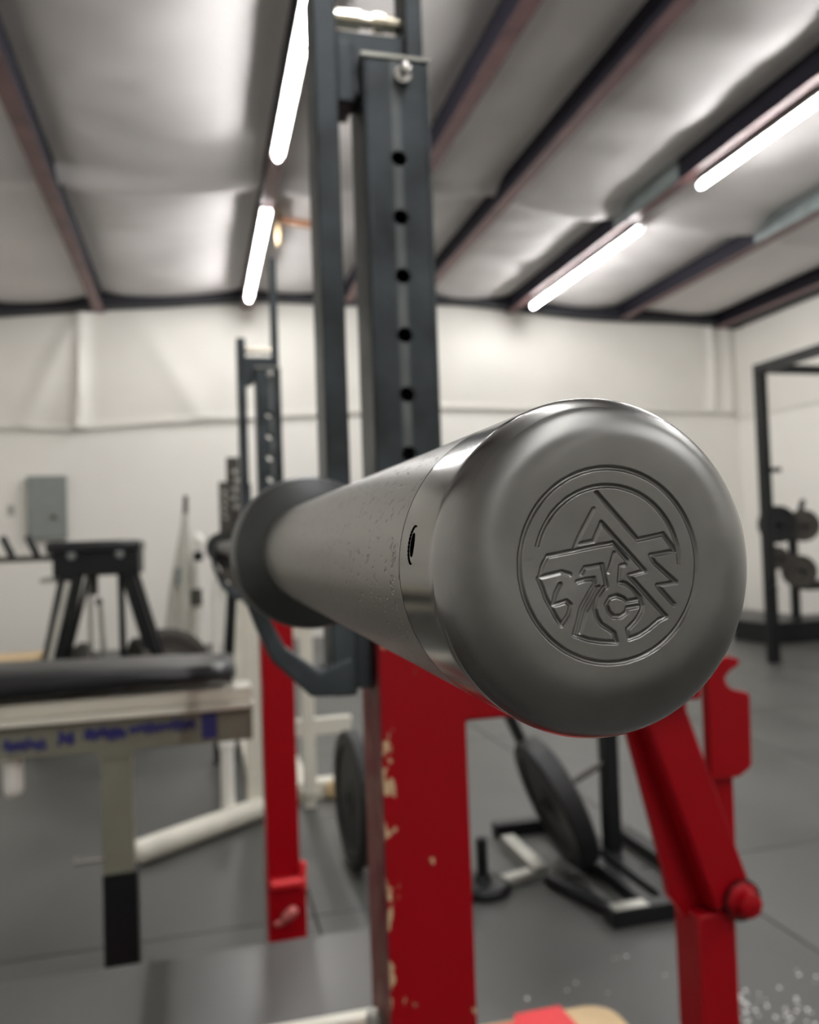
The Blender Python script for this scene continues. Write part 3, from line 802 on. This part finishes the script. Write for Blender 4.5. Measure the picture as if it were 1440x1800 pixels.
# small raised white specks on the mats
rnd = random.Random(9); b = MB()
for (cx, cy, sx, sy, n) in ((1.036, 1.964, .012, .008, 3), (1.15, 1.655, .05, .03, 26), (1.30, 1.63, .06, .04, 26), (1.215, 1.71, .03, .02, 10), (0.88, 1.9, .15, .05, 5), (1.35, 1.72, .1, .03, 8), (0.76, 1.70, .03, .02, 3)):
    for _ in range(n):
        x = rnd.gauss(cx, sx); y = rnd.gauss(cy, sy); r = rnd.uniform(.0015, .0048)
        b.lathe((x, y, 0.0), (rnd.uniform(-.2, .2), rnd.uniform(-.2, .2), 1), [(0, r), (r * .5, r * .8), (r * .8, r * .1)], 6)
tag(b.build('white_specks', M_speck, None), 'white specks scattered on the dark mat at lower right', 'white_speck', kind='stuff')

# ================================================================== REVERSE HYPER MACHINE
rh = thing('reverse_hyper_machine', (-0.57, 5.2, 0), 'black padded back extension machine on splayed legs before the back wall', 'exercise machine')
bx(-0.835, -0.325, 4.97, 5.45, 1.085, 1.155, 'top_pad', M_vblack, rh, .02)
bx(-0.80, -0.335, 4.99, 5.43, 0.955, 1.09, 'head_box', M_black, rh, .004)
for yy in (5.02, 5.38):
    MB().bar((-0.705, yy, 1.06), (-0.93, yy, 0.0), 0.05, 0.085, up=(1, 0, 0)).build('leg', M_black, rh, bevel=.003)
    MB().bar((-0.43, yy, 1.06), (-0.14, yy, 0.0), 0.05, 0.075, up=(1, 0, 0)).build('leg', M_black, rh, bevel=.003)
    MB().bar((-0.655, yy, 0.95), (-0.80, yy, 0.4), 0.03, 0.03).build('brace', M_black, rh, bevel=.002)
    MB().bar((-0.93, yy, 0.03), (-0.14, yy, 0.03), 0.06, 0.06).build('foot', M_black, rh, bevel=.003)
MB().bar((-0.72, 4.985, 0.93), (-0.845, 4.985, 0.40), 0.008, 0.03, up=(1, 0, 0)).build('trim_stripe', M_lightgrey, rh, smooth=0, label='grey stripe down the leg')
MB().cyl((-0.447, 5.1, 0.96), (-0.442, 5.1, 0.45), 0.019).build('pendulum_rod', M_black, rh)
MB().cyl((-0.62, 5.1, 0.96), (-0.618, 5.1, 0.42), 0.012).cyl((-0.565, 5.1, 0.80), (-0.545, 5.1, 0.42), 0.014).build('pendulum_rod', M_bulbgrey, rh)
MB().cyl((-0.60, 5.1, 0.84), (-0.60, 5.1, 0.97), 0.028).capsule((-0.59, 5.1, 0.80), (-0.55, 5.1, 0.80), 0.024).build('swivel', M_brownrub, rh)
MB().cyl((-0.80, 5.1, 0.44), (-0.25, 5.1, 0.44), 0.02).build('plate_bar', M_bulbgrey, rh)
for x in (-0.70, -0.44):
    MB().lathe((x, 4.99, 1.075), (0, -1, 0), [(0, .024), (.012, .022), (.016, .010)], 18).build('bolt_disc', M_panelgrey, rh)
h = MB().cyl((-1.35, 5.05, 1.065), (-0.80, 5.05, 1.065), 0.017)
h.build('handle_rail', M_brownrub, rh)
for x in (-1.045, -0.915):
    MB().capsule((x + .03, 5.05, 1.07), (x - .025, 5.05, 1.20), 0.020).build('handle', M_black, rh)
bx(-0.87, -0.79, 5.0, 5.3, 0.925, 0.95, 'shelf_tab', M_bulbgrey, rh)
plate((-0.66, 5.10, 0.44), (1, 0.5, 0), .13, .04, M_brownrub, 'small dark plate hanging low on the left inside the padded machine', hub=.022)
plate((-0.36, 5.10, 0.44), (1, 0.5, 0), .14, .04, M_brownrub, 'small dark plate hanging low beside the right leg of the padded machine', hub=.022)
plate((-0.235, 5.42, 0.225), (0.6, -1.0, 0.0), .224, .06, M_brownrub, 'brown grey plate standing right behind the padded machine')
b = plate((-0.22, 5.62, 0.29), (0.25, -1.0, 0.0), .285, .08, M_brownrub, 'largest brown grey tyre-like plate standing against clutter right of the machine')
plate((-0.80, 5.55, 0.25), (0.2, -1.0, 0.0), .25, .06, M_brownrub, 'brown grey plate standing behind the left leg of the padded machine')

# plywood box, far left
box_t = thing('plywood_box', (-1.5, 7.0, 0), 'low tan plywood box on the floor at the far left', 'box')
bx(-2.1, -1.25, 6.8, 7.3, 0.02, 0.27, 'crate_body', M_tan, box_t, .004)
bx(-2.12, -1.23, 6.78, 7.32, 0.27, 0.29, 'crate_lid', M_wood, box_t, .002)

# grey pointed bundle and white stand between machine and cream rack
gb = thing('folded_canopy', (-0.13, 7.6, 0), 'light grey folded canopy standing in a point against the back wall', 'canopy')
cone = MB(); vs = []; fs = []; n = 28
prof = [(0.0, .17), (.25, .155), (.5, .13), (.75, .105), (.9, .085), (1.1, .055), (1.3, .028), (1.45, .018)]
for t, r in prof:
    for k in range(n):
        a = 2 * pi * k / n; q = r * (1 + .22 * (1 if k % 4 < 2 else -1) * min(1, t + .3))
        vs.append((-0.16 + 0.05 * t / 1.4 + q * cos(a), 7.6 + q * sin(a) * .8, t))
for i in range(len(prof) - 1):
    for k in range(n): fs.append((i * n + k, i * n + (k + 1) % n, (i + 1) * n + (k + 1) % n, (i + 1) * n + k))
cone.add(vs, fs + [tuple(range(n))]).build('folded_cloth', M_lightgrey, gb, smooth=50)
MB().cyl((-0.105, 7.6, 1.40), (-0.10, 7.6, 1.56), 0.022).build('pole_tip', M_brownrub, gb)
MB().box(-0.20, -0.15, 7.44, 7.47, 0.78, 0.92).build('strap', M_panelgrey, gb)
ws = thing('cable_stand', (0.1, 7.3, 0), 'white stand with round heads and dark collars beside the grey canopy', 'exercise machine')
for (x, zt, r) in ((0.00, 1.12, .045), (0.13, 1.08, .035), (0.20, 0.98, .06)):
    MB().cyl((x, 7.3, 0.03), (x, 7.3, zt), 0.028).build('post', M_whiteplastic, ws)
    MB().lathe((x, 7.3, zt - .02), (0, 0, 1), [(0, .03), (.02, r), (.06, r * 1.1), (.10, r * .8), (.12, r * .2)], 18).build('round_head', M_whiteplastic, ws)
MB().cyl((-0.005, 7.3, 0.98), (-0.005, 7.3, 1.06), 0.04).build('dark_collar', M_black, ws)
MB().cyl((-0.03, 7.26, 0.60), (-0.03, 7.26, 0.74), 0.05).build('dark_collar', M_brownrub, ws)
MB().capsule((-0.03, 7.26, 0.55), (-0.08, 7.26, 0.12), 0.03).build('cable_arm', M_lightgrey, ws)
MB().capsule((0.18, 7.25, 0.85), (0.30, 7.25, 0.72), 0.055).build('side_arm', M_whiteplastic, ws)
bx(-0.10, 0.32, 7.05, 7.40, 0.0, 0.05, 'base', M_lightgrey, ws, .004)
# dark incline bench glimpsed beside the cream post
ib = thing('incline_bench', (0.19, 4.3, 0), 'dark leaning bench post seen just left of the cream rack post', 'bench')
MB().bar((0.118, 4.35, 0.30), (0.165, 4.35, 0.90), 0.06, 0.05).build('leaning_post', M_black, ib, bevel=.002)
MB().box(0.05, 0.16, 4.30, 4.42, 0.0, 0.30).build('base', M_black, ib, bevel=.003)

# ================================================================== WALL FITTINGS
ep = thing('electrical_panel', (-1.57, YB, 1.23), 'grey electrical panel box on the back wall at left', 'electrical panel')
bx(-1.765, -1.375, YB - .10, YB - .0, 1.235, 1.92, 'cabinet', M_panelgrey, ep, .004)
bx(-1.755, -1.385, YB - .112, YB - .098, 1.245, 1.91, 'door', M_panelgrey, ep, .003)
MB().cyl((-1.50, YB - .125, 1.47), (-1.50, YB - .11, 1.47), 0.028).build('latch', M_brownrub, ep)
sw = thing('wall_outlet', (-1.94, YB, 1.54), 'small pale outlet plate on the back wall left of the panel', 'outlet')
bx(-1.975, -1.905, YB - .012, YB - .0, 1.50, 1.62, 'cover_plate', M_lightgrey, sw, .002)
bx(-1.955, -1.925, YB - .018, YB - .010, 1.535, 1.585, 'socket', M_panelgrey, sw, .001)
# wooden pull-up bar under the ceiling
wt = thing('pull_up_bar', (0.92, 7.0, 3.86), 'wooden bar on two pale brackets hung under the ceiling behind the rack', 'pull up bar')
MB().bar((0.735, 7.0, 3.885), (1.16, 7.0, 3.845), 0.05, 0.055).build('wooden_bar', material('brown_wood', (0.33, 0.17, 0.10), 0.5, var=.2), wt, bevel=.004)
for x in (0.735, 1.08):
    MB().bar((x, 7.0, 3.98 if x < 1 else 3.99), (x - .008, 7.0, 3.66), 0.035, 0.03).build('bracket', M_wood, wt, bevel=.003)

# ================================================================== BLACK POWER RACK, right
pr = thing('power_rack', (5.08, 5.1, 0), 'tall black power rack standing by the right wall', 'rack')
for x in (4.485, 5.68):
    for y in (5.74, 4.5):
        bx(x - .038, x + .038, y - .038, y + .038, 0.0, 2.43, 'post', M_black, pr, .003)
    bx(x - .038, x + .038, 4.54, 5.70, 2.355, 2.43, 'side_beam', M_black, pr, .003)
for y in (5.74, 4.5):
    bx(4.52, 5.645, y - .03, y + .03, 2.36, 2.43, 'cross_beam', M_black, pr, .003)
MB().cyl((4.485, 5.70, 1.56), (4.60, 5.70, 1.56), 0.02).build('peg', M_black, pr)
MB().cyl((4.485, 5.70, 0.60), (4.44, 5.62, 0.60), 0.02).build('peg', M_black, pr)

# black bench station with plates behind it
bs = thing('bench_station', (5.6, 6.9, 0), 'dark bench station with plates on pegs behind the black power rack', 'bench')
bx(5.10, 6.35, 6.6, 7.1, 0.0, 0.20, 'base_platform', M_black, bs, .006)
bx(5.70, 6.5, 6.75, 7.0, 0.47, 0.56, 'bench_pad', M_vblack, bs, .015)
bx(5.95, 6.01, 6.80, 6.86, 0.19, 0.48, 'pad_leg', M_black, bs, .003)
bx(5.36, 5.43, 6.86, 6.93, 0.19, 1.36, 'upright', M_black, bs, .003)
bx(5.64, 5.70, 6.86, 6.93, 0.19, 1.15, 'upright', M_black, bs, .003)
MB().capsule((5.72, 6.86, 1.18), (5.79, 6.86, 1.36), 0.028).build('hook', M_black, bs)
MB().cyl((5.40, 6.86, 1.12), (5.40, 6.66, 1.12), 0.02).cyl((5.66, 6.86, 1.10), (5.66, 6.66, 1.10), 0.02).cyl((5.58, 6.86, 0.68), (5.60, 6.66, 0.66), 0.02).cyl((5.36, 6.86, .80), (5.36, 6.66, .80), .02).build('peg', M_black, bs)
plate((5.38, 6.74, 1.12), (0.3, 1, 0), .18, .06, M_blackrub, 'dark plate high on the left peg behind the power rack post', hub=.022)
plate((5.665, 6.74, 1.10), (0.5, 1, 0), .155, .07, M_brownrub, 'dark plate high on the right peg, right of the power rack post', hub=.022)
plate((5.36, 6.74, 0.80), (0.3, 1, 0), .11, .05, M_brownrub, 'dark plate low on the left peg, nearest the end cap', hub=.022)
plate((5.60, 6.74, 0.66), (0.6, 1, 0), .16, .07, M_brownrub, 'dark plate low on the right peg, level with the black bench pad', hub=.022)
